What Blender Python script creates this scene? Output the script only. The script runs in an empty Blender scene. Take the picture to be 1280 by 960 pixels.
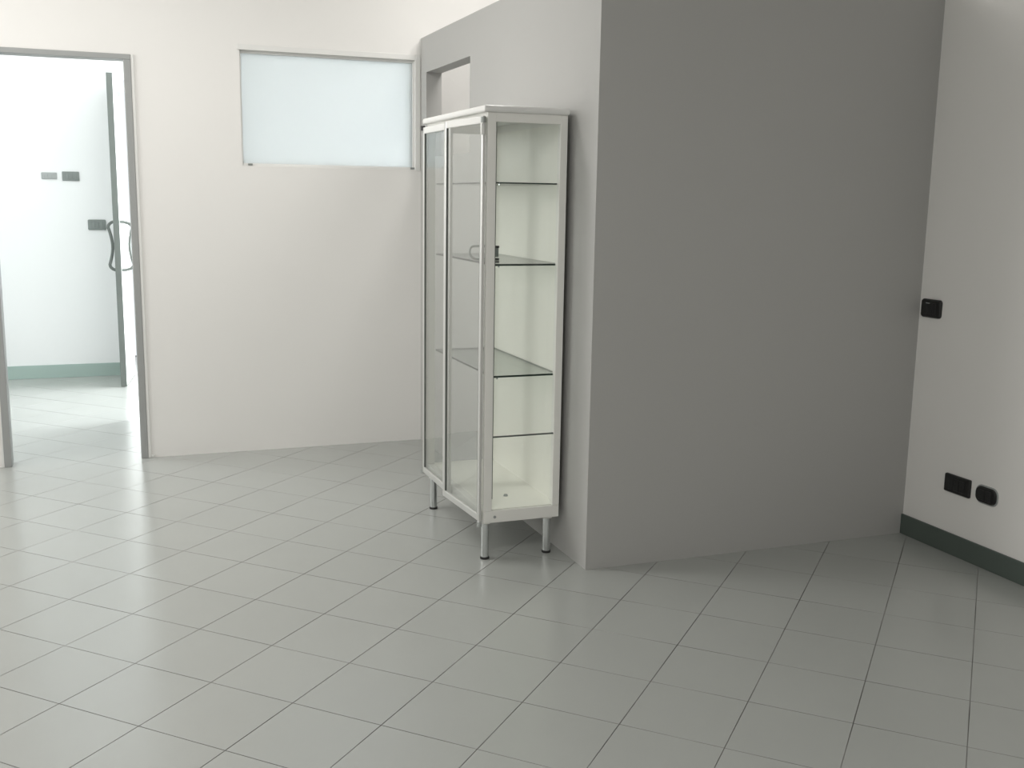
import bpy, bmesh, math
from mathutils import Matrix, Vector

# ---------------------------------------------------------------- camera / light / exposure
SC = bpy.context.scene
COL = SC.collection
U = 0.3                                    # one floor tile = 0.30 m ; all plan numbers are in tiles
CAM = Vector((-1.4471, -11.1328, 4.8754)) * U
cr = Vector((0.936177, -0.351194, 0.015378))
cu = Vector((0.046794, 0.167857, 0.984700))
cf = Vector((0.348402, 0.921134, -0.173577))
FPX = 1324.2
cd = bpy.data.cameras.new('camera')
cd.sensor_width = 36.0
cd.lens = FPX / 1280 * 36
cd.clip_start = 0.02
cam = bpy.data.objects.new('camera', cd)
COL.objects.link(cam)
m = Matrix((cr, cu, -cf)).transposed().to_4x4()
m.translation = CAM
cam.matrix_world = m
SC.camera = cam

W = bpy.data.worlds.new('daylight')
SC.world = W
W.use_nodes = True
W.node_tree.nodes['Background'].inputs[0].default_value = (0.93, 0.97, 1.0, 1)
W.node_tree.nodes['Background'].inputs[1].default_value = 1.1


def area(name, loc, size, direction, power, color):
    """rectangular area light for daylight openings, added lamps and fill"""
    d = bpy.data.lights.new(name, 'AREA')
    d.shape = 'RECTANGLE'
    d.size, d.size_y = size[0] * U, size[1] * U
    d.energy = power
    d.color = color
    o = bpy.data.objects.new(name, d)
    COL.objects.link(o)
    o.location = Vector(loc) * U
    o.rotation_euler = Vector(direction).to_track_quat('-Z', 'Y').to_euler()
    return o


# unseen big window, added in the left wall to light the room
area('added_left_daylight', (-8.9, 6.6, 6.7), (3.8, 4.8), (1, 0, 0), 39, (1.0, 0.985, 0.96))
# ceiling lamp (see added_ceiling_lamp below), unseen, added to light the room
area('added_ceiling_light', (-1.6, 4.2, 10.12), (4.0, 1.6), (0, 0, -1), 24, (1.0, 0.975, 0.94))
area('added_ceiling_light', (-3.0, -7.5, 10.12), (4.0, 1.6), (0, 0, -1), 46, (1.0, 0.98, 0.95))  # added to light the partition front, right wall and near floor
area('added_ceiling_light', (5.6, 6.1, 10.12), (1.9, 1.6), (0, 0, -1), 16, (1.0, 0.975, 0.94))  # added to brighten the far wall above the partition and the opening
# weak fill added behind the camera; the back wall has no window
area('added_rear_fill', (-3.0, -17.9, 6.8), (9.0, 5.0), (0, 1, 0), 8, (0.97, 0.985, 1.0))
# corridor window (right end, hidden behind the wall) and its outer door
area('corridor_window_daylight', (7.9, 15.8, 4.6), (5.4, 7.0), (-1, 0, 0), 245, (0.95, 0.985, 1.0))
area('added_corridor_light', (-4.6, 12.2, 10.12), (3.0, 1.6), (0, 0, -1), 24, (0.96, 0.99, 1.0))  # unseen lamp added to brighten the short corridor wall
area('outer_door_daylight', (0.35, 20.6, 3.9), (2.6, 7.0), (0, -1, 0), 14, (0.955, 1.0, 0.99))

SC.view_settings.view_transform = 'Standard'
SC.view_settings.look = 'None'
SC.view_settings.gamma = 1.0
SC.view_settings.use_curve_mapping = False
SC.view_settings.exposure = 0.0


# ---------------------------------------------------------------- materials
def mat(name, color, rough=0.5, metal=0.0, spec=0.5, bump=0.0, bscale=200.0, var=0.0, vscale=1.2, rand=0.0):
    M = bpy.data.materials.new(name)
    M.use_nodes = True
    nt = M.node_tree
    b = nt.nodes['Principled BSDF']
    b.inputs['Base Color'].default_value = (*color, 1)
    b.inputs['Roughness'].default_value = rough
    b.inputs['Metallic'].default_value = metal
    b.inputs['Specular IOR Level'].default_value = spec
    tc = nt.nodes.new('ShaderNodeTexCoord')
    if var:
        n = nt.nodes.new('ShaderNodeTexNoise')
        n.inputs['Scale'].default_value = vscale
        n.inputs['Detail'].default_value = 4
        g = nt.nodes.new('ShaderNodeNewGeometry')
        nt.links.new(g.outputs['Position'], n.inputs['Vector'])
        r = nt.nodes.new('ShaderNodeMapRange')
        r.inputs[1].default_value, r.inputs[2].default_value = 0.3, 0.7
        r.inputs[3].default_value, r.inputs[4].default_value = 1 - var, 1 + var
        nt.links.new(n.outputs['Fac'], r.inputs[0])
        fac = r.outputs[0]
        if rand:
            oi = nt.nodes.new('ShaderNodeObjectInfo')
            r2 = nt.nodes.new('ShaderNodeMapRange')
            r2.inputs[3].default_value, r2.inputs[4].default_value = 1 - rand, 1 + rand
            nt.links.new(oi.outputs['Random'], r2.inputs[0])
            mm = nt.nodes.new('ShaderNodeMath')
            mm.operation = 'MULTIPLY'
            nt.links.new(fac, mm.inputs[0])
            nt.links.new(r2.outputs[0], mm.inputs[1])
            fac = mm.outputs[0]
        v = nt.nodes.new('ShaderNodeVectorMath')
        v.operation = 'SCALE'
        v.inputs[0].default_value = color
        nt.links.new(fac, v.inputs['Scale'])
        nt.links.new(v.outputs[0], b.inputs['Base Color'])
    if bump:
        n = nt.nodes.new('ShaderNodeTexNoise')
        n.inputs['Scale'].default_value = bscale
        n.inputs['Detail'].default_value = 3
        nt.links.new(tc.outputs['Object'], n.inputs['Vector'])
        bm_ = nt.nodes.new('ShaderNodeBump')
        bm_.inputs['Strength'].default_value = bump
        bm_.inputs['Distance'].default_value = 0.002
        nt.links.new(n.outputs['Fac'], bm_.inputs['Height'])
        nt.links.new(bm_.outputs[0], b.inputs['Normal'])
    return M


def glass_mat(name, tint, f0=0.04, rough=0.0):
    M = bpy.data.materials.new(name)
    M.use_nodes = True
    nt = M.node_tree
    nt.nodes.clear()
    out = nt.nodes.new('ShaderNodeOutputMaterial')
    t = nt.nodes.new('ShaderNodeBsdfTransparent')
    t.inputs[0].default_value = (*tint, 1)
    g = nt.nodes.new('ShaderNodeBsdfGlossy')
    g.inputs['Roughness'].default_value = rough
    lw = nt.nodes.new('ShaderNodeLayerWeight')       # Schlick reflectance, the same on both faces of the pane
    lw.inputs['Blend'].default_value = 0.5
    p = nt.nodes.new('ShaderNodeMath'); p.operation = 'POWER'; p.inputs[1].default_value = 5.0
    f = nt.nodes.new('ShaderNodeMath'); f.operation = 'MULTIPLY_ADD'
    f.inputs[1].default_value = 1 - f0; f.inputs[2].default_value = f0
    nt.links.new(lw.outputs['Facing'], p.inputs[0])
    nt.links.new(p.outputs[0], f.inputs[0])
    mx = nt.nodes.new('ShaderNodeMixShader')
    nt.links.new(f.outputs[0], mx.inputs[0])
    nt.links.new(t.outputs[0], mx.inputs[1])
    nt.links.new(g.outputs[0], mx.inputs[2])
    nt.links.new(mx.outputs[0], out.inputs[0])
    return M


def frosted_mat(name):
    M = bpy.data.materials.new(name)
    M.use_nodes = True
    nt = M.node_tree
    nt.nodes.clear()
    out = nt.nodes.new('ShaderNodeOutputMaterial')
    a = nt.nodes.new('ShaderNodeBsdfTranslucent')
    a.inputs[0].default_value = (0.50, 0.515, 0.52, 1)
    b = nt.nodes.new('ShaderNodeBsdfRefraction')
    b.inputs['Color'].default_value = (0.62, 0.63, 0.635, 1)
    b.inputs['Roughness'].default_value = 0.42
    b.inputs['IOR'].default_value = 1.1
    d = nt.nodes.new('ShaderNodeBsdfPrincipled')
    d.inputs['Base Color'].default_value = (0.85, 0.9, 0.9, 1)
    d.inputs['Roughness'].default_value = 0.35
    m1 = nt.nodes.new('ShaderNodeMixShader')
    m1.inputs[0].default_value = 0.5
    nt.links.new(a.outputs[0], m1.inputs[1])
    nt.links.new(b.outputs[0], m1.inputs[2])
    m2 = nt.nodes.new('ShaderNodeMixShader')
    m2.inputs[0].default_value = 0.42
    nt.links.new(m1.outputs[0], m2.inputs[1])
    nt.links.new(d.outputs[0], m2.inputs[2])
    nt.links.new(m2.outputs[0], out.inputs[0])
    return M


WALL = mat('white_wall_paint', (0.838, 0.828, 0.806), 0.75, spec=0.25, bump=0.12, bscale=260, var=0.012, vscale=0.9)
GREY = mat('grey_wall_paint', (0.465, 0.463, 0.450), 0.7, spec=0.3, bump=0.12, bscale=260, var=0.012, vscale=0.9)
CWALL = mat('corridor_wall_paint', (0.77, 0.785, 0.785), 0.7, spec=0.25, bump=0.1, bscale=260)
CEIL = mat('ceiling_paint', (0.83, 0.82, 0.80), 0.8, spec=0.2)
TILE = mat('grey_porcelain_tile', (0.375, 0.389, 0.371), 0.25, spec=0.78, bump=0.03, bscale=60, var=0.02, vscale=2.0, rand=0.012)
GROUT = mat('grey_grout', (0.25, 0.25, 0.24), 0.9, spec=0.1, bump=0.3, bscale=500, var=0.5, vscale=2.5)
BASEB = mat('dark_green_skirting_paint', (0.085, 0.108, 0.095), 0.45, bump=0.04)
CBASE = mat('sage_green_skirting_paint', (0.33, 0.425, 0.39), 0.45)
FRAME = mat('grey_metal_door_frame', (0.34, 0.35, 0.345), 0.5, bump=0.02)
WTRIM = mat('white_lacquer', (0.80, 0.80, 0.78), 0.35)
CAB = mat('cabinet_white_enamel', (0.86, 0.855, 0.815), 0.32, bump=0.02, bscale=90)
CABIN = mat('cabinet_cream_panel', (0.90, 0.895, 0.83), 0.4)
ALU = mat('brushed_aluminium', (0.70, 0.70, 0.68), 0.34, metal=0.55)
CHROME = mat('chrome', (0.66, 0.68, 0.68), 0.16, metal=1.0)
STEEL = mat('dull_steel', (0.36, 0.38, 0.37), 0.35, metal=0.8)
BLACK = mat('black_plastic', (0.012, 0.012, 0.012), 0.38)
BLACK2 = mat('black_rocker_plastic', (0.012, 0.012, 0.0125), 0.4)
DSTEEL = mat('dark_burnished_metal', (0.13, 0.145, 0.135), 0.5, metal=0.2)
GREYP = mat('grey_plastic', (0.20, 0.225, 0.215), 0.5)
GREYL = mat('pale_grey_plastic', (0.34, 0.36, 0.355), 0.5)
RUBBER = mat('black_rubber', (0.02, 0.02, 0.02), 0.7)
SEAL = mat('grey_glazing_seal', (0.13, 0.14, 0.13), 0.6)
LEAFW = mat('white_door_leaf_lacquer', (0.82, 0.84, 0.82), 0.3)
GLASS = glass_mat('clear_glass', (0.985, 0.992, 0.985), 0.03)
DOORG = glass_mat('reflective_door_glass', (0.97, 0.98, 0.975), 0.16)
SHELFG = glass_mat('shelf_glass', (0.94, 0.97, 0.955))
EDGEG = mat('shelf_glass_edge', (0.012, 0.03, 0.022), 0.2)
FROST = frosted_mat('frosted_glass')


# ---------------------------------------------------------------- mesh helpers
def BM():
    return bmesh.new()


def box(bm, u0, u1, v0, v1, z0, z1):
    vs = [bm.verts.new((x * U, y * U, z * U)) for x in (u0, u1) for y in (v0, v1) for z in (z0, z1)]
    fs = []
    for q in ((0, 1, 3, 2), (4, 6, 7, 5), (0, 4, 5, 1), (2, 3, 7, 6), (0, 2, 6, 4), (1, 5, 7, 3)):
        fs.append(bm.faces.new([vs[i] for i in q]))
    return fs


def link(name, bm, material, parent=None, bevel=0.0, smooth=False):
    """one mesh object; its origin goes to the base centre of its bounds"""
    mats = material if isinstance(material, (list, tuple)) else [material]
    bmesh.ops.recalc_face_normals(bm, faces=bm.faces[:])
    xs = [v.co.x for v in bm.verts]; ys = [v.co.y for v in bm.verts]; zs = [v.co.z for v in bm.verts]
    c = Vector(((min(xs) + max(xs)) / 2, (min(ys) + max(ys)) / 2, min(zs)))
    bmesh.ops.translate(bm, verts=bm.verts[:], vec=-c)
    me = bpy.data.meshes.new(name)
    bm.to_mesh(me)
    bm.free()
    for x in mats:
        me.materials.append(x)
    if smooth:
        for p in me.polygons:
            p.use_smooth = True
    o = bpy.data.objects.new(name, me)
    COL.objects.link(o)
    o.location = c
    if parent is not None:
        o.parent = parent
        base = Vector((0, 0, 0))
        q = parent
        chain = Matrix.Identity(4)
        while q is not None:
            chain = q.matrix_basis @ chain
            q = q.parent
        o.matrix_basis = chain.inverted() @ Matrix.Translation(c)
    if bevel:
        b = o.modifiers.new('bevel', 'BEVEL')
        b.width = bevel
        b.segments = 2
        b.limit_method = 'ANGLE'
        b.angle_limit = math.radians(40)
    return o


def tag(o, label=None, cat=None, kind=None, group=None):
    if label: o['label'] = label
    if cat: o['category'] = cat
    if kind: o['kind'] = kind
    if group: o['group'] = group
    return o


def empty(name, u, v, z=0.0, rz=0.0):
    o = bpy.data.objects.new(name, None)
    o.empty_display_size = 0.1
    COL.objects.link(o)
    o.location = (u * U, v * U, z * U)
    o.rotation_euler = (0, 0, rz)
    return o


def tube(bm, pts, r, n=10, cap=True):
    """round tube through plan points (tiles); r in tiles"""
    P = [Vector(p) * U for p in pts]
    rings = []
    prev = None
    for i, p in enumerate(P):
        t = (P[min(i + 1, len(P) - 1)] - P[max(i - 1, 0)]).normalized()
        if prev is None:
            a = Vector((0, 0, 1)) if abs(t.z) < 0.9 else Vector((1, 0, 0))
            x = t.cross(a).normalized()
        else:
            x = (prev - t * prev.dot(t)).normalized()
        prev = x
        y = t.cross(x)
        rings.append([bm.verts.new(p + (x * math.cos(k * 2 * math.pi / n) + y * math.sin(k * 2 * math.pi / n)) * r * U) for k in range(n)])
    for a, b in zip(rings, rings[1:]):
        for k in range(n):
            bm.faces.new((a[k], a[(k + 1) % n], b[(k + 1) % n], b[k]))
    if cap:
        bm.faces.new(rings[0]); bm.faces.new(rings[-1])


def cyl(bm, u, v, z0, z1, r0, r1=None, n=24):
    r1 = r0 if r1 is None else r1
    a = [bm.verts.new(((u + r0 * math.cos(k * 2 * math.pi / n)) * U, (v + r0 * math.sin(k * 2 * math.pi / n)) * U, z0 * U)) for k in range(n)]
    b = [bm.verts.new(((u + r1 * math.cos(k * 2 * math.pi / n)) * U, (v + r1 * math.sin(k * 2 * math.pi / n)) * U, z1 * U)) for k in range(n)]
    for k in range(n):
        bm.faces.new((a[k], a[(k + 1) % n], b[(k + 1) % n], b[k]))
    bm.faces.new(a); bm.faces.new(b)


def rounded(bm, axis, face, out, c1, cz, w, h, r, depth, inset=0.0, n=6):
    """rounded rectangle plate standing on a wall; axis 'u': wall plane u=face, out=-1/+1; inset = bevel towards the room"""
    def ring(ww, hh, rr, d):
        vs = []
        for (sx, sz, a0) in ((1, 1, 0), (-1, 1, 90), (-1, -1, 180), (1, -1, 270)):
            for k in range(n + 1):
                a = math.radians(a0 + 90 * k / n)
                p1 = c1 + sx * (ww / 2 - rr) + rr * math.cos(a)
                pz = cz + sz * (hh / 2 - rr) + rr * math.sin(a)
                f = face + out * d
                vs.append(bm.verts.new(Vector((f, p1, pz)) * U if axis == 'u' else Vector((p1, f, pz)) * U))
        return vs
    rings = [ring(w, h, r, 0), ring(w, h, r, depth * 0.6), ring(w - 2 * inset, h - 2 * inset, max(r - inset, 0.003), depth)]
    for a, b in zip(rings, rings[1:]):
        for k in range(len(a)):
            bm.faces.new((a[k], a[(k + 1) % len(a)], b[(k + 1) % len(a)], b[k]))
    bm.faces.new(rings[0]); bm.faces.new(rings[-1])


# ---------------------------------------------------------------- plan (tiles)
FV = 9.18          # face of the far white wall
FT = 0.32          # its thickness
BU, BV = 4.27, 1.11   # corner of the grey partition box
BT = 0.30          # partition thickness
BH = 7.83          # partition height
RU = 9.48          # right wall
LU = -9.0          # left wall
NV = -18.0         # wall behind the camera
CH = 10.4          # ceiling height
CV = 18.9          # corridor back wall
DL, DR, DH = -3.28, -1.095, 7.135      # clear opening of the doorway
FW = 0.12          # frame width
WU0, WU1, WZ0, WZ1 = 0.88, 4.155, 5.37, 7.42   # frosted window


# ---------------------------------------------------------------- structure
def wall(name, bm, material, label):
    return tag(link(name, bm, material), label, 'wall', 'structure')


bm = BM()
o0, o1, oz = DL - FW, DR + FW, DH + 0.09
for a in ((LU, o0, 0, CH), (o0, o1, oz, CH), (o1, WU0, 0, CH), (WU0, WU1, 0, WZ0), (WU0, WU1, WZ1, CH), (WU1, RU, 0, CH)):
    box(bm, a[0], a[1], FV, FV + FT, a[2], a[3])
wall('wall_far', bm, WALL, 'white far wall with the doorway at left and the high frosted window')
bm = BM(); 
for a in ((NV, 4.6, 0, CH), (4.6, 8.6, 0, 4.2), (4.6, 8.6, 9.2, CH), (8.6, FV, 0, CH)):
    box(bm, LU - 0.4, LU, a[0], a[1], a[2], a[3])
wall('wall_left', bm, WALL, 'white wall with the added big window, left of the doorway outside the frame')
bm = BM(); box(bm, RU, RU + 0.4, NV, FV, 0, CH)
wall('wall_right', bm, WALL, 'white right wall carrying the three black switch plates')
bm = BM(); box(bm, LU - 0.4, RU + 0.4, NV - 0.4, NV, 0, CH)
wall('wall_back', bm, WALL, 'white wall behind the viewer')
# grey box: front face and side with its opening
bm = BM(); box(bm, BU, RU, BV, BV + BT, 0, BH)
wall('wall_partition_front', bm, GREY, 'dark grey painted partition wall facing the viewer, right of the cabinet')
bm = BM()
OV0, OV1, OZ0, OZ1 = 6.18, 8.80, 5.6, 7.17
for a in ((BV + BT, OV0, 0, BH), (OV0, OV1, 0, OZ0), (OV0, OV1, OZ1, BH), (OV1, FV, 0, BH)):
    box(bm, BU, BU + BT, a[0], a[1], a[2], a[3])
wall('wall_partition_side', bm, GREY, 'light grey side of the partition with a square opening, behind the cabinet')
# corridor
bm = BM()
LDH = 7.75
for a in ((LU, -1.10, 0, CH), (-1.10, 1.7, LDH, CH), (1.7, 8.4, 0, CH)):
    box(bm, a[0], a[1], CV, CV + 0.5, a[2], a[3])
wall('wall_corridor_back', bm, CWALL, 'pale mint white wall seen through the doorway')
bm = BM(); box(bm, LU - 0.4, LU, FV + FT, CV + 0.5, 0, CH)
wall('wall_corridor_left', bm, CWALL, 'left end wall of the corridor behind the doorway')
bm = BM()
for a in ((FV + FT, 13.0, 0, CH), (18.6, CV + 0.5, 0, CH), (13.0, 18.6, 0, 0.9), (13.0, 18.6, 8.3, CH)):
    box(bm, 8.0, 8.4, a[0], a[1], a[2], a[3])
wall('wall_corridor_right', bm, CWALL, 'right end wall of the corridor with its window')
bm = BM(); box(bm, -1.0, -0.7, FV + FT, 12.8, 0, CH)
wall('wall_corridor_side', bm, CWALL, 'short white wall running back from the right jamb of the doorway')
bm = BM(); box(bm, LU - 0.4, RU + 0.4, NV - 0.4, CV + 0.5, CH, CH + 0.3)
tag(link('ceiling', bm, CEIL), 'white flat ceiling over the room and the corridor', 'ceiling', 'structure')

# baseboards
bm = BM(); box(bm, RU - 0.035, RU, NV, BV, 0, 0.30)
tag(link('baseboard_right', bm, BASEB, bevel=0.0015), 'dark green skirting along the right wall', 'baseboard', 'structure')
bm = BM(); box(bm, LU, -1.16, CV - 0.035, CV, 0, 0.345)
tag(link('baseboard_corridor', bm, CBASE, bevel=0.0015), 'sage green skirting at the foot of the wall beyond the doorway', 'baseboard', 'structure')

# floor: slab of grout with every tile standing on it
bm = BM(); box(bm, LU - 0.4, RU + 0.4, NV - 0.4, 22.5, -0.4, -0.008)
floor = tag(link('floor', bm, GROUT), 'pale grey floor of square tiles laid diagonally', 'floor', 'structure')
S = 2 ** -0.5


def tile_mesh(bm, cx, cy, rot):
    h = (0.5 - 0.0026) * U
    e = 0.0007
    t = 0.0024
    c, s = math.cos(rot), math.sin(rot)
    def V(x, y, z): return bm.verts.new((cx + c * x - s * y, cy + s * x + c * y, z))
    lo = [V(x * h, y * h, -t) for x, y in ((-1, -1), (1, -1), (1, 1), (-1, 1))]
    mi = [V(x * h, y * h, -e) for x, y in ((-1, -1), (1, -1), (1, 1), (-1, 1))]
    up = [V(x * (h - e), y * (h - e), 0) for x, y in ((-1, -1), (1, -1), (1, 1), (-1, 1))]
    for a, b in ((lo, mi), (mi, up)):
        for k in range(4):
            bm.faces.new((a[k], a[(k + 1) % 4], b[(k + 1) % 4], b[k])).material_index = 1
    bm.faces.new(up)


def project(u, v, z=0.0):
    d = Vector((u, v, z)) * U - CAM
    w = d.dot(cf)
    if w < 0.05: return None
    return 640 + FPX * d.dot(cr) / w, 480 - FPX * d.dot(cu) / w


seen, rest = [], []
for i in range(-40, 41):
    for j in range(-40, 41):
        X, Y = i + 0.5, j + 0.5
        u, v = (X + Y) * S, (Y - X) * S
        if not (LU - 0.8 < u < RU + 0.8 and NV - 0.8 < v < 22): continue
        cs = [project(u + dx, v + dy) for dx, dy in ((-.7, 0), (.7, 0), (0, -.7), (0, .7))]
        vis = all(cs) and max(c[0] for c in cs) > 0 and min(c[0] for c in cs) < 1280 and min(c[1] for c in cs) < 960
        if vis:
            inbox = u > BU + .5 and v > BV + .5
            corr = v > FV - .3
            c0 = project(u, v)
            if inbox or (corr and c0[0] > 186 + 12): vis = False
        if vis:
            ar = abs((cs[1][0] - cs[0][0]) * (cs[3][1] - cs[2][1]) - (cs[3][0] - cs[2][0]) * (cs[1][1] - cs[0][1]))
            seen.append((ar, u, v))
        else:
            rest.append((u, v))
seen.sort(reverse=True)
rest += [(u, v) for _, u, v in seen[300:]]
bm = BM(); tile_mesh(bm, 0, 0, 0)
tm = bpy.data.meshes.new('tile')
bm.to_mesh(tm); bm.free()
tm.materials.append(TILE); tm.materials.append(GROUT)
finv = floor.matrix_basis.inverted()
for _, u, v in seen[:300]:
    o = bpy.data.objects.new('tile', tm)
    COL.objects.link(o)
    o.parent = floor
    o.matrix_basis = finv @ Matrix.Translation((u * U, v * U, 0)) @ Matrix.Rotation(math.pi / 4, 4, 'Z')
bm = BM()
for u, v in rest:
    tile_mesh(bm, u * U, v * U, math.pi / 4)
me = bpy.data.meshes.new('distant_tiles'); bm.to_mesh(me); bm.free(); me.materials.append(TILE); me.materials.append(GROUT)
o = bpy.data.objects.new('distant_tiles', me); COL.objects.link(o); o.parent = floor
o.matrix_basis = finv
tag(o, kind='stuff')

# door_1: grey metal frame of the doorway
d1 = tag(empty('door_1', (DL + DR) / 2, FV), 'open doorway with grey metal frame at the left edge', 'door', 'structure')
P = 0.035
for s_, x in ((-1, DL), (1, DR)):
    bm = BM()
    a, b = sorted((x, x + s_ * FW))
    box(bm, a, b, FV - P, FV + FT + P, 0, DH)
    link('door_jamb', bm, FRAME, d1, bevel=0.003)
    bm = BM()
    a, b = sorted((x + s_ * FW, x + s_ * (FW + 0.05)))
    box(bm, a, b, FV - P * 0.7, FV, 0, DH + 0.09)
    link('door_architrave', bm, WTRIM, d1, bevel=0.002)
bm = BM(); box(bm, DL - FW, DR + FW, FV - P, FV + FT + P, DH, DH + 0.09)
link('door_head', bm, FRAME, d1, bevel=0.003)
bm = BM(); box(bm, DR + FW + 0.05, DR + FW + 0.12, FV - 0.03, FV, 0, 0.05)
link('door_stop', bm, ALU, d1, bevel=0.002)

# window_1: frosted panel
w1 = tag(empty('window_1', (WU0 + WU1) / 2, FV, WZ0), 'high frosted glass window in the far wall', 'window', 'structure')
ft, fd = 0.03, 0.30
for a in ((WU0, WU0 + ft, WZ0, WZ1), (WU1 - ft, WU1, WZ0, WZ1), (WU0 + ft, WU1 - ft, WZ1 - 0.05, WZ1), (WU0 + ft, WU1 - ft, WZ0, WZ0 + 0.05)):
    bm = BM(); box(bm, a[0], a[1], FV + 0.06, FV + min(fd, FT - 0.02), a[2], a[3])
    link('window_frame', bm, WTRIM, w1, bevel=0.002)
bm = BM(); box(bm, WU0 + ft, WU1 - ft, FV + 0.10, FV + 0.13, WZ0 + 0.05, WZ1 - 0.05)
link('frosted_pane', bm, FROST, w1)
bm = BM(); box(bm, WU0 - 0.04, WU1, FV - 0.018, FV, WZ1, WZ1 + 0.10)
link('window_head_board', bm, WTRIM, w1, bevel=0.002)
bm = BM(); box(bm, WU1, WU1 + 0.10, FV - 0.018, FV, WZ0 - 0.02, WZ1 + 0.10)
link('window_side_board', bm, WTRIM, w1, bevel=0.002)
for x in (WU0 + 0.16, WU1 - 0.03):
    bm = BM(); box(bm, x - 0.05, x + 0.03, FV + 0.03, FV + 0.06, WZ0 + 0.01, WZ0 + 0.045)
    link('window_clip', bm, STEEL, w1, bevel=0.001)

# added_window_2 in the left wall and window_3 in the corridor (unseen; the left one is added to light the room)
def big_window(name, u, v0, v1, z0, z1, label):
    w = tag(empty(name, u, (v0 + v1) / 2, z0), label, 'window', 'structure')
    t = 0.18
    n = 3
    for a in ((v0, v1, z0, z0 + t), (v0, v1, z1 - t, z1)):
        bm = BM(); box(bm, u - .1, u + .1, a[0], a[1], a[2], a[3]); link('window_frame', bm, WTRIM, w)
    for k in range(n + 1):
        c = v0 + (v1 - v0) * k / n
        a0 = min(max(c - t / 2, v0), v1 - t)
        bm = BM(); box(bm, u - .1, u + .1, a0, a0 + t, z0 + t, z1 - t); link('window_mullion', bm, WTRIM, w)
big_window('added_window_2', LU - 0.2, 4.6, 8.6, 4.2, 9.2, 'large white framed window added in the left wall to light the room')
big_window('window_3', 8.2, 13.0, 18.6, 0.9, 8.3, 'large white framed window at the right end of the corridor')

# door_2: leaf standing open in the corridor, hinged at the outer doorway
EU, EV = -1.30, 16.93
HU, HV = -1.04, CV - 0.01
ang = math.atan2(HV - EV, HU - EU)
Ld = math.hypot(HU - EU, HV - EV)
d2 = tag(empty('door_2', EU, EV, 0, ang), 'white door leaf standing open beyond the doorway, edge on', 'door', 'structure')


def rbox(name, x0, x1, y0, y1, z0, z1, material, parent, bevel=0.002):
    """box in the local axes of parent, in tiles"""
    bm = BM(); box(bm, x0, x1, y0, y1, z0, z1)
    me = bpy.data.meshes.new(name)
    bmesh.ops.recalc_face_normals(bm, faces=bm.faces[:])
    bm.to_mesh(me); bm.free(); me.materials.append(material)
    o = bpy.data.objects.new(name, me); COL.objects.link(o); o.parent = parent
    if bevel:
        b = o.modifiers.new('bevel', 'BEVEL'); b.width = bevel; b.segments = 2
    return o


rbox('door_panel', 0.05, Ld, -0.06, 0.06, 0.03, 7.66, LEAFW, d2)
rbox('edge_strip', 0.0, 0.05, -0.072, 0.072, 0.02, 7.68, DSTEEL, d2)
rbox('door_closer', 0.9, 1.5, -0.13, -0.06, 7.2, 7.32, STEEL, d2)
for s_ in (-1, 1):
    pts = []
    z0, z1, pr = 2.93, 4.13, 0.17 if s_ > 0 else 0.30
    for k in range(6):
        a = k / 5 * math.pi / 2
        pts.append((0.22, s_ * (0.05 + pr * math.sin(a)), z1 + 0.0 - 0.14 * (1 - math.cos(a))))
    for k in range(1, 12):
        t = k / 12
        pts.append((0.22, s_ * (0.05 + pr - 0.085 * math.sin(math.pi * t)), z1 - 0.14 + (z0 + 0.14 - z1 + 0.14) * t))
    for k in range(6):
        a = (1 - k / 5) * math.pi / 2
        pts.append((0.22, s_ * (0.05 + pr * math.sin(a)), z0 + 0.14 * (1 - math.cos(a))))
    bm = BM(); tube(bm, pts, 0.038, 10)
    me = bpy.data.meshes.new('pull_handle'); bmesh.ops.recalc_face_normals(bm, faces=bm.faces[:]); bm.to_mesh(me); bm.free()
    me.materials.append(DSTEEL)
    for p in me.polygons: p.use_smooth = True
    o = bpy.data.objects.new('pull_handle', me); COL.objects.link(o); o.parent = d2


# ---------------------------------------------------------------- switch plates
def plate(name, label, cat, axis, face, out, c1, cz, w, h, r, frame_m, in_m, n_in, group=None, rim=None, inner=None):
    t = empty(name, *( (face, c1) if axis == 'u' else (c1, face)), cz - h / 2)
    tag(t, label, cat, None, group)
    if rim:
        bm = BM(); rounded(bm, axis, face, out, c1, cz, w + 0.035, h + 0.035, r + 0.015, 0.012, 0.004)
        link('rim', bm, rim, t, smooth=False)
    bm = BM(); rounded(bm, axis, face, out, c1, cz, w, h, r, 0.04, 0.012)
    link('cover_plate', bm, frame_m, t)
    iw, ih = w * 0.66, h * 0.62
    for k in range(n_in):
        cw = iw / n_in
        cc = c1 - iw / 2 + cw * (k + 0.5)
        bm = BM()
        rounded(bm, axis, face + out * 0.038, out, cc, cz, cw * 0.92, ih, 0.012, 0.016, 0.006, 3)
        o = link(inner or 'rocker', bm, in_m, t)
        if inner == 'socket_module':
            for dz in (-0.055, 0, 0.055):
                bm = BM()
                rounded(bm, axis, face + out * 0.0535, out, cc, cz + dz, 0.022, 0.022, 0.0105, 0.002, 0.0005, 3)
                link('socket_hole', bm, RUBBER, o)
    return t


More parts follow.
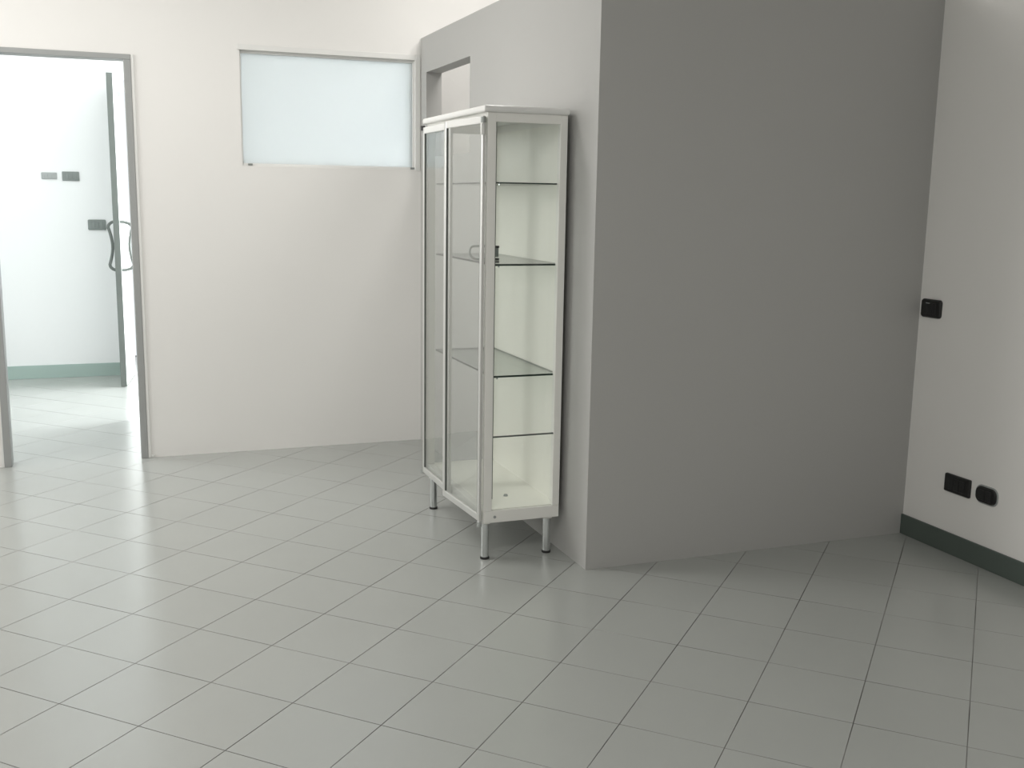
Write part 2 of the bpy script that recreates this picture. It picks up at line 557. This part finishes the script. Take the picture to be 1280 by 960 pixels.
t = plate('light_switch', 'black switch plate with rounded corners, highest on the right wall', 'switch', 'u', RU, -1, 0.86, 3.405, 0.385, 0.262, 0.045, BLACK, BLACK2, 3)
bm = BM(); box(bm, RU - 0.062, RU - 0.054, 0.86, 0.93, 3.475, 3.488); link('switch_glint', bm, GREYL, t)  # pale strip standing in for a tiny highlight on the switch
plate('wall_socket', 'wide black rectangular socket plate low on the right wall, nearer the grey partition', 'socket', 'u', RU, -1, 0.07, 1.01, 0.475, 0.258, 0.02, BLACK, BLACK2, 3, inner='socket_module')
plate('wall_socket', 'small black socket with oval ends and pale rim, low on the right wall', 'socket', 'u', RU, -1, -0.455, 1.005, 0.36, 0.222, 0.09, BLACK, BLACK2, 2, rim=GREYL, inner='socket_module')
plate('switch_plate', 'pale grey small plate on the corridor wall, left of its darker twin', 'switch', 'v', CV, -1, -2.84, 5.235, 0.37, 0.165, 0.02, GREYL, GREYL, 3)
plate('switch_plate', 'mid grey plate at the right of the upper pair on the corridor wall', 'switch', 'v', CV, -1, -2.33, 5.235, 0.41, 0.235, 0.02, GREYP, GREYP, 3)
plate('switch_plate', 'grey plate on the corridor wall lowest, just behind the door pull handle', 'switch', 'v', CV, -1, -1.76, 4.00, 0.44, 0.27, 0.03, GREYP, GREYP, 3)

# unseen ceiling lamps, added as housings for the added lights
for (lu, lv, hw, hh, lab) in ((-1.6, 4.2, 2.15, 0.9, 'added wide white ceiling lamp above the picture, in front of the far wall'),
                              (-3.0, -7.5, 2.15, 0.9, 'added wide white ceiling lamp in the near part of the room, outside the picture'),
                              (-4.6, 12.2, 1.6, 0.9, 'added white ceiling lamp in the corridor behind the doorway, above the picture'),
                              (5.6, 6.1, 1.05, 0.9, 'added small white ceiling lamp over the open top of the grey partition')):
    cla = tag(empty('added_ceiling_lamp', lu, lv, 10.12), lab, 'lamp')
    for a in ((-hw, hw, -hh, -hh + .08), (-hw, hw, hh - .08, hh), (-hw, -hw + .1, -hh + .08, hh - .08), (hw - .1, hw, -hh + .08, hh - .08)):
        bm = BM(); box(bm, lu + a[0], lu + a[1], lv + a[2], lv + a[3], 10.10, CH); link('lamp_frame', bm, WTRIM, cla)
    bm = BM(); box(bm, lu - hw + .1, lu + hw - .1, lv - hh + .08, lv + hh - .08, 10.2, CH); link('lamp_body', bm, WTRIM, cla)

# ---------------------------------------------------------------- display cabinet
c0, c1_, n0, n1 = 3.08, 4.18, 1.84, 4.62       # u and v extents of the body
z0, z1 = 0.535, 5.93
cab = tag(empty('display_cabinet', (c0 + c1_) / 2, (n0 + n1) / 2), 'tall white glazed display cabinet on chrome legs against the grey partition', 'cabinet')
bm = BM(); box(bm, c0 - 0.06, c1_ + 0.02, n0 - 0.04, n1 + 0.04, z1, z1 + 0.085)
link('top_panel', bm, WTRIM, cab, bevel=0.008)
bm = BM(); box(bm, c0, c1_, n0, n1, z0, z0 + 0.165)
link('base_panel', bm, CAB, cab, bevel=0.002)
bm = BM(); box(bm, c0 + 0.10, c1_ - 0.03, n0 + 0.04, n1 - 0.04, z0 + 0.165, z0 + 0.175)
o = link('bottom_shelf', bm, CABIN, cab)
bm = BM(); cyl(bm, 3.62, 2.45, z0 + 0.175, z0 + 0.20, 0.035, 0.025, 12); link('fixing_screw', bm, STEEL, o)
bm = BM(); box(bm, c1_ - 0.03, c1_, n0 + 0.10, n1 - 0.10, z0 + 0.165, z1 - 0.10)
link('back_panel', bm, CABIN, cab)
# corner posts and rails
pw = 0.115
for (a, b, c, d) in ((c0, c0 + pw, n0, n0 + 0.07), (c1_ - 0.10, c1_, n0, n0 + 0.10), (c0, c0 + pw, n1 - 0.07, n1), (c1_ - 0.10, c1_, n1 - 0.10, n1)):
    bm = BM(); box(bm, a, b, c, d, z0 + 0.165, z1)
    link('corner_post', bm, CAB, cab, bevel=0.0015)
for (a, b) in ((n0, n0 + 0.06), (n1 - 0.06, n1)):
    bm = BM(); box(bm, c0 + pw, c1_ - 0.10, a, b, z1 - 0.115, z1); link('end_rail', bm, CAB, cab)
bm = BM(); box(bm, c0, c0 + 0.06, n0 + 0.07, n1 - 0.07, z1 - 0.07, z1); link('front_rail', bm, CAB, cab)
bm = BM(); box(bm, c1_ - 0.03, c1_, n0 + 0.10, n1 - 0.10, z1 - 0.10, z1); link('back_rail', bm, CAB, cab)
# end glass: each end has an upper and a lower pane
for e in (n0 + 0.025, n1 - 0.04):
    for (a, b) in ((z0 + 0.165, 1.708), (1.722, z1 - 0.115)):
        bm = BM(); box(bm, c0 + pw, c1_ - 0.10, e, e + 0.015, a, b); link('end_glass', bm, GLASS, cab)
bm = BM(); box(bm, c0 + pw, c1_ - 0.10, n0 + 0.02, n0 + 0.045, 1.706, 1.724); link('glass_joint', bm, SEAL, cab)
bm = BM(); box(bm, c0 + pw, c0 + pw + 0.022, n0 + 0.04, n0 + 0.06, z0 + 0.32, z1 - 0.115); link('glazing_bead', bm, SEAL, cab)
# glass shelves with dark green edges
for k, z in enumerate((2.535, 4.015, 5.065)):
    bm = BM()
    th = (0.026, 0.026, 0.018)[k]
    fs = box(bm, c0 + 0.13, c1_ - 0.035, n0 + 0.08, n1 - 0.08, z - th, z)
    bmesh.ops.recalc_face_normals(bm, faces=bm.faces[:])
    for f in bm.faces:
        if abs(f.normal.z) < 0.5: f.material_index = 1
    s_ = link('glass_shelf', bm, [SHELFG, EDGEG], cab)
    for (a, b) in ((c0 + 0.20, n0 + 0.09), (c1_ - 0.06, n0 + 0.12), (c0 + 0.20, n1 - 0.09), (c1_ - 0.06, n1 - 0.12)):
        bm = BM(); cyl(bm, a, b, z - th - 0.02, z - th, 0.012, n=8)
        link('shelf_pin', bm, CHROME, s_)
# legs
for (a, b) in ((3.145, 1.965), (4.05, 1.955), (3.145, 4.44), (4.05, 4.44)):
    bm = BM(); cyl(bm, a, b, 0.02, z0, 0.055, n=32); l = link('leg', bm, CHROME, cab, smooth=False)
    bm = BM(); cyl(bm, a, b, 0.0, 0.03, 0.062); link('foot_cap', bm, RUBBER, l)
    bm = BM(); cyl(bm, a, b, z0 - 0.03, z0, 0.075); link('leg_flange', bm, CAB, l)

# the two doors; each is an empty at its hinge
def cab_door(hv, sgn, width, angle, name='glass_door'):
    """hinge at v=hv, the door runs towards v+sgn*width, swung out by angle"""
    h = bpy.data.objects.new(name, None); COL.objects.link(h)
    h.empty_display_size = 0.05
    h.parent = cab
    h.matrix_basis = cab.matrix_basis.inverted() @ Matrix.Translation(Vector((c0 - 0.02, hv, z0 + 0.03)) * U) @ Matrix.Rotation(angle, 4, 'Z')
    H = z1 - 0.045 - (z0 + 0.03)
    def B(nm, y0, y1, zz0, zz1, x0, x1, mt, bev=0.0015):
        a, b = sorted((y0 * sgn, y1 * sgn))
        return rbox(nm, x0, x1, a, b, zz0, zz1, mt, h, bev)
    sw = 0.085
    rh = 0.095
    B('stile', 0, sw * 0.8, 0, H, -0.045, 0, ALU, 0.003)
    B('stile', width - sw, width, 0, H, -0.045, 0, ALU, 0.003)
    B('bottom_rail', sw * 0.8, width - sw, 0, rh, -0.045, 0, ALU, 0.003)
    B('top_rail', sw * 0.8, width - sw, H - rh, H, -0.045, 0, WTRIM, 0.003)
    B('glass_pane', sw * 0.8, width - sw, rh, H - rh, -0.028, -0.014, DOORG, 0)
    B('glazing_seal', width - sw - 0.012, width - sw, rh, H - rh, -0.040, -0.012, SEAL, 0)
    B('glazing_seal', sw * 0.8, sw * 0.8 + 0.010, rh, H - rh, -0.040, -0.012, SEAL, 0)
    return h

DWD = (n1 - n0 - 0.02) / 2
cab_door(n0 + 0.02, 1, DWD, math.radians(3.8))
cab_door(n1 - 0.01, -1, DWD - 0.01, 0.0)
# pivots at the four corners
for (v, z, mt) in ((n0 + 0.015, z1 - 0.10, STEEL), (n1 + 0.02, z1 - 0.06, BLACK), (n0 + 0.015, z0 - 0.005, CHROME), (n1 + 0.02, z0 + 0.03, CHROME)):
    bm = BM(); cyl(bm, c0 - 0.055, v, z - 0.03, z + 0.04, 0.035, n=14)
    link('door_pivot', bm, mt, cab, smooth=False)
bm = BM(); box(bm, c0 - 0.085, c0 - 0.045, n0 + 0.0, n0 + 0.045, z1 - 0.28, z1 - 0.14); link('hinge_cover', bm, WTRIM, cab, bevel=0.002)
bm = BM()
tube(bm, [(c0 + 0.16, n0 - 0.006, z0 + 0.08), (c0 + 0.16, n0 + 0.002, z0 + 0.08)], 0.020, 12)
link('screw_cap', bm, GREYL, cab)

# wire clasp standing on the middle glass shelf
cl = tag(empty('wire_clasp', 3.33, 2.65, 4.017), 'small steel wire loop with a grey latch standing on the middle glass shelf', 'clasp')
zb = 4.017 + 0.020
pts = [(3.42, 2.65, zb + 0.175)]
for k in range(9):
    a = math.pi / 2 + math.pi / 2 * k / 8
    pts.append((3.11 + 0.06 * math.cos(a), 2.65, zb + 0.115 + 0.06 * math.sin(a)))
for k in range(9):
    a = math.pi + math.pi / 2 * k / 8
    pts.append((3.15 + 0.10 * math.cos(a), 2.65, zb + 0.10 + 0.10 * math.sin(a)))
pts.append((3.42, 2.65, zb))
CLU = 0.07
pts = [(x + CLU, y, z) for x, y, z in pts]
bm = BM(); tube(bm, pts, 0.017, 8); link('wire_loop', bm, STEEL, cl, smooth=True)
bm = BM(); box(bm, 3.47, 3.53, 2.62, 2.68, zb + 0.03, zb + 0.15); link('latch_block', bm, GREYP, cl, bevel=0.002)
for z in (zb - 0.019, zb + 0.15):
    bm = BM(); box(bm, 3.47, 3.54, 2.625, 2.675, z, z + 0.03); link('latch_pad', bm, BLACK, cl, bevel=0.001)
bpy.context.view_layer.update()
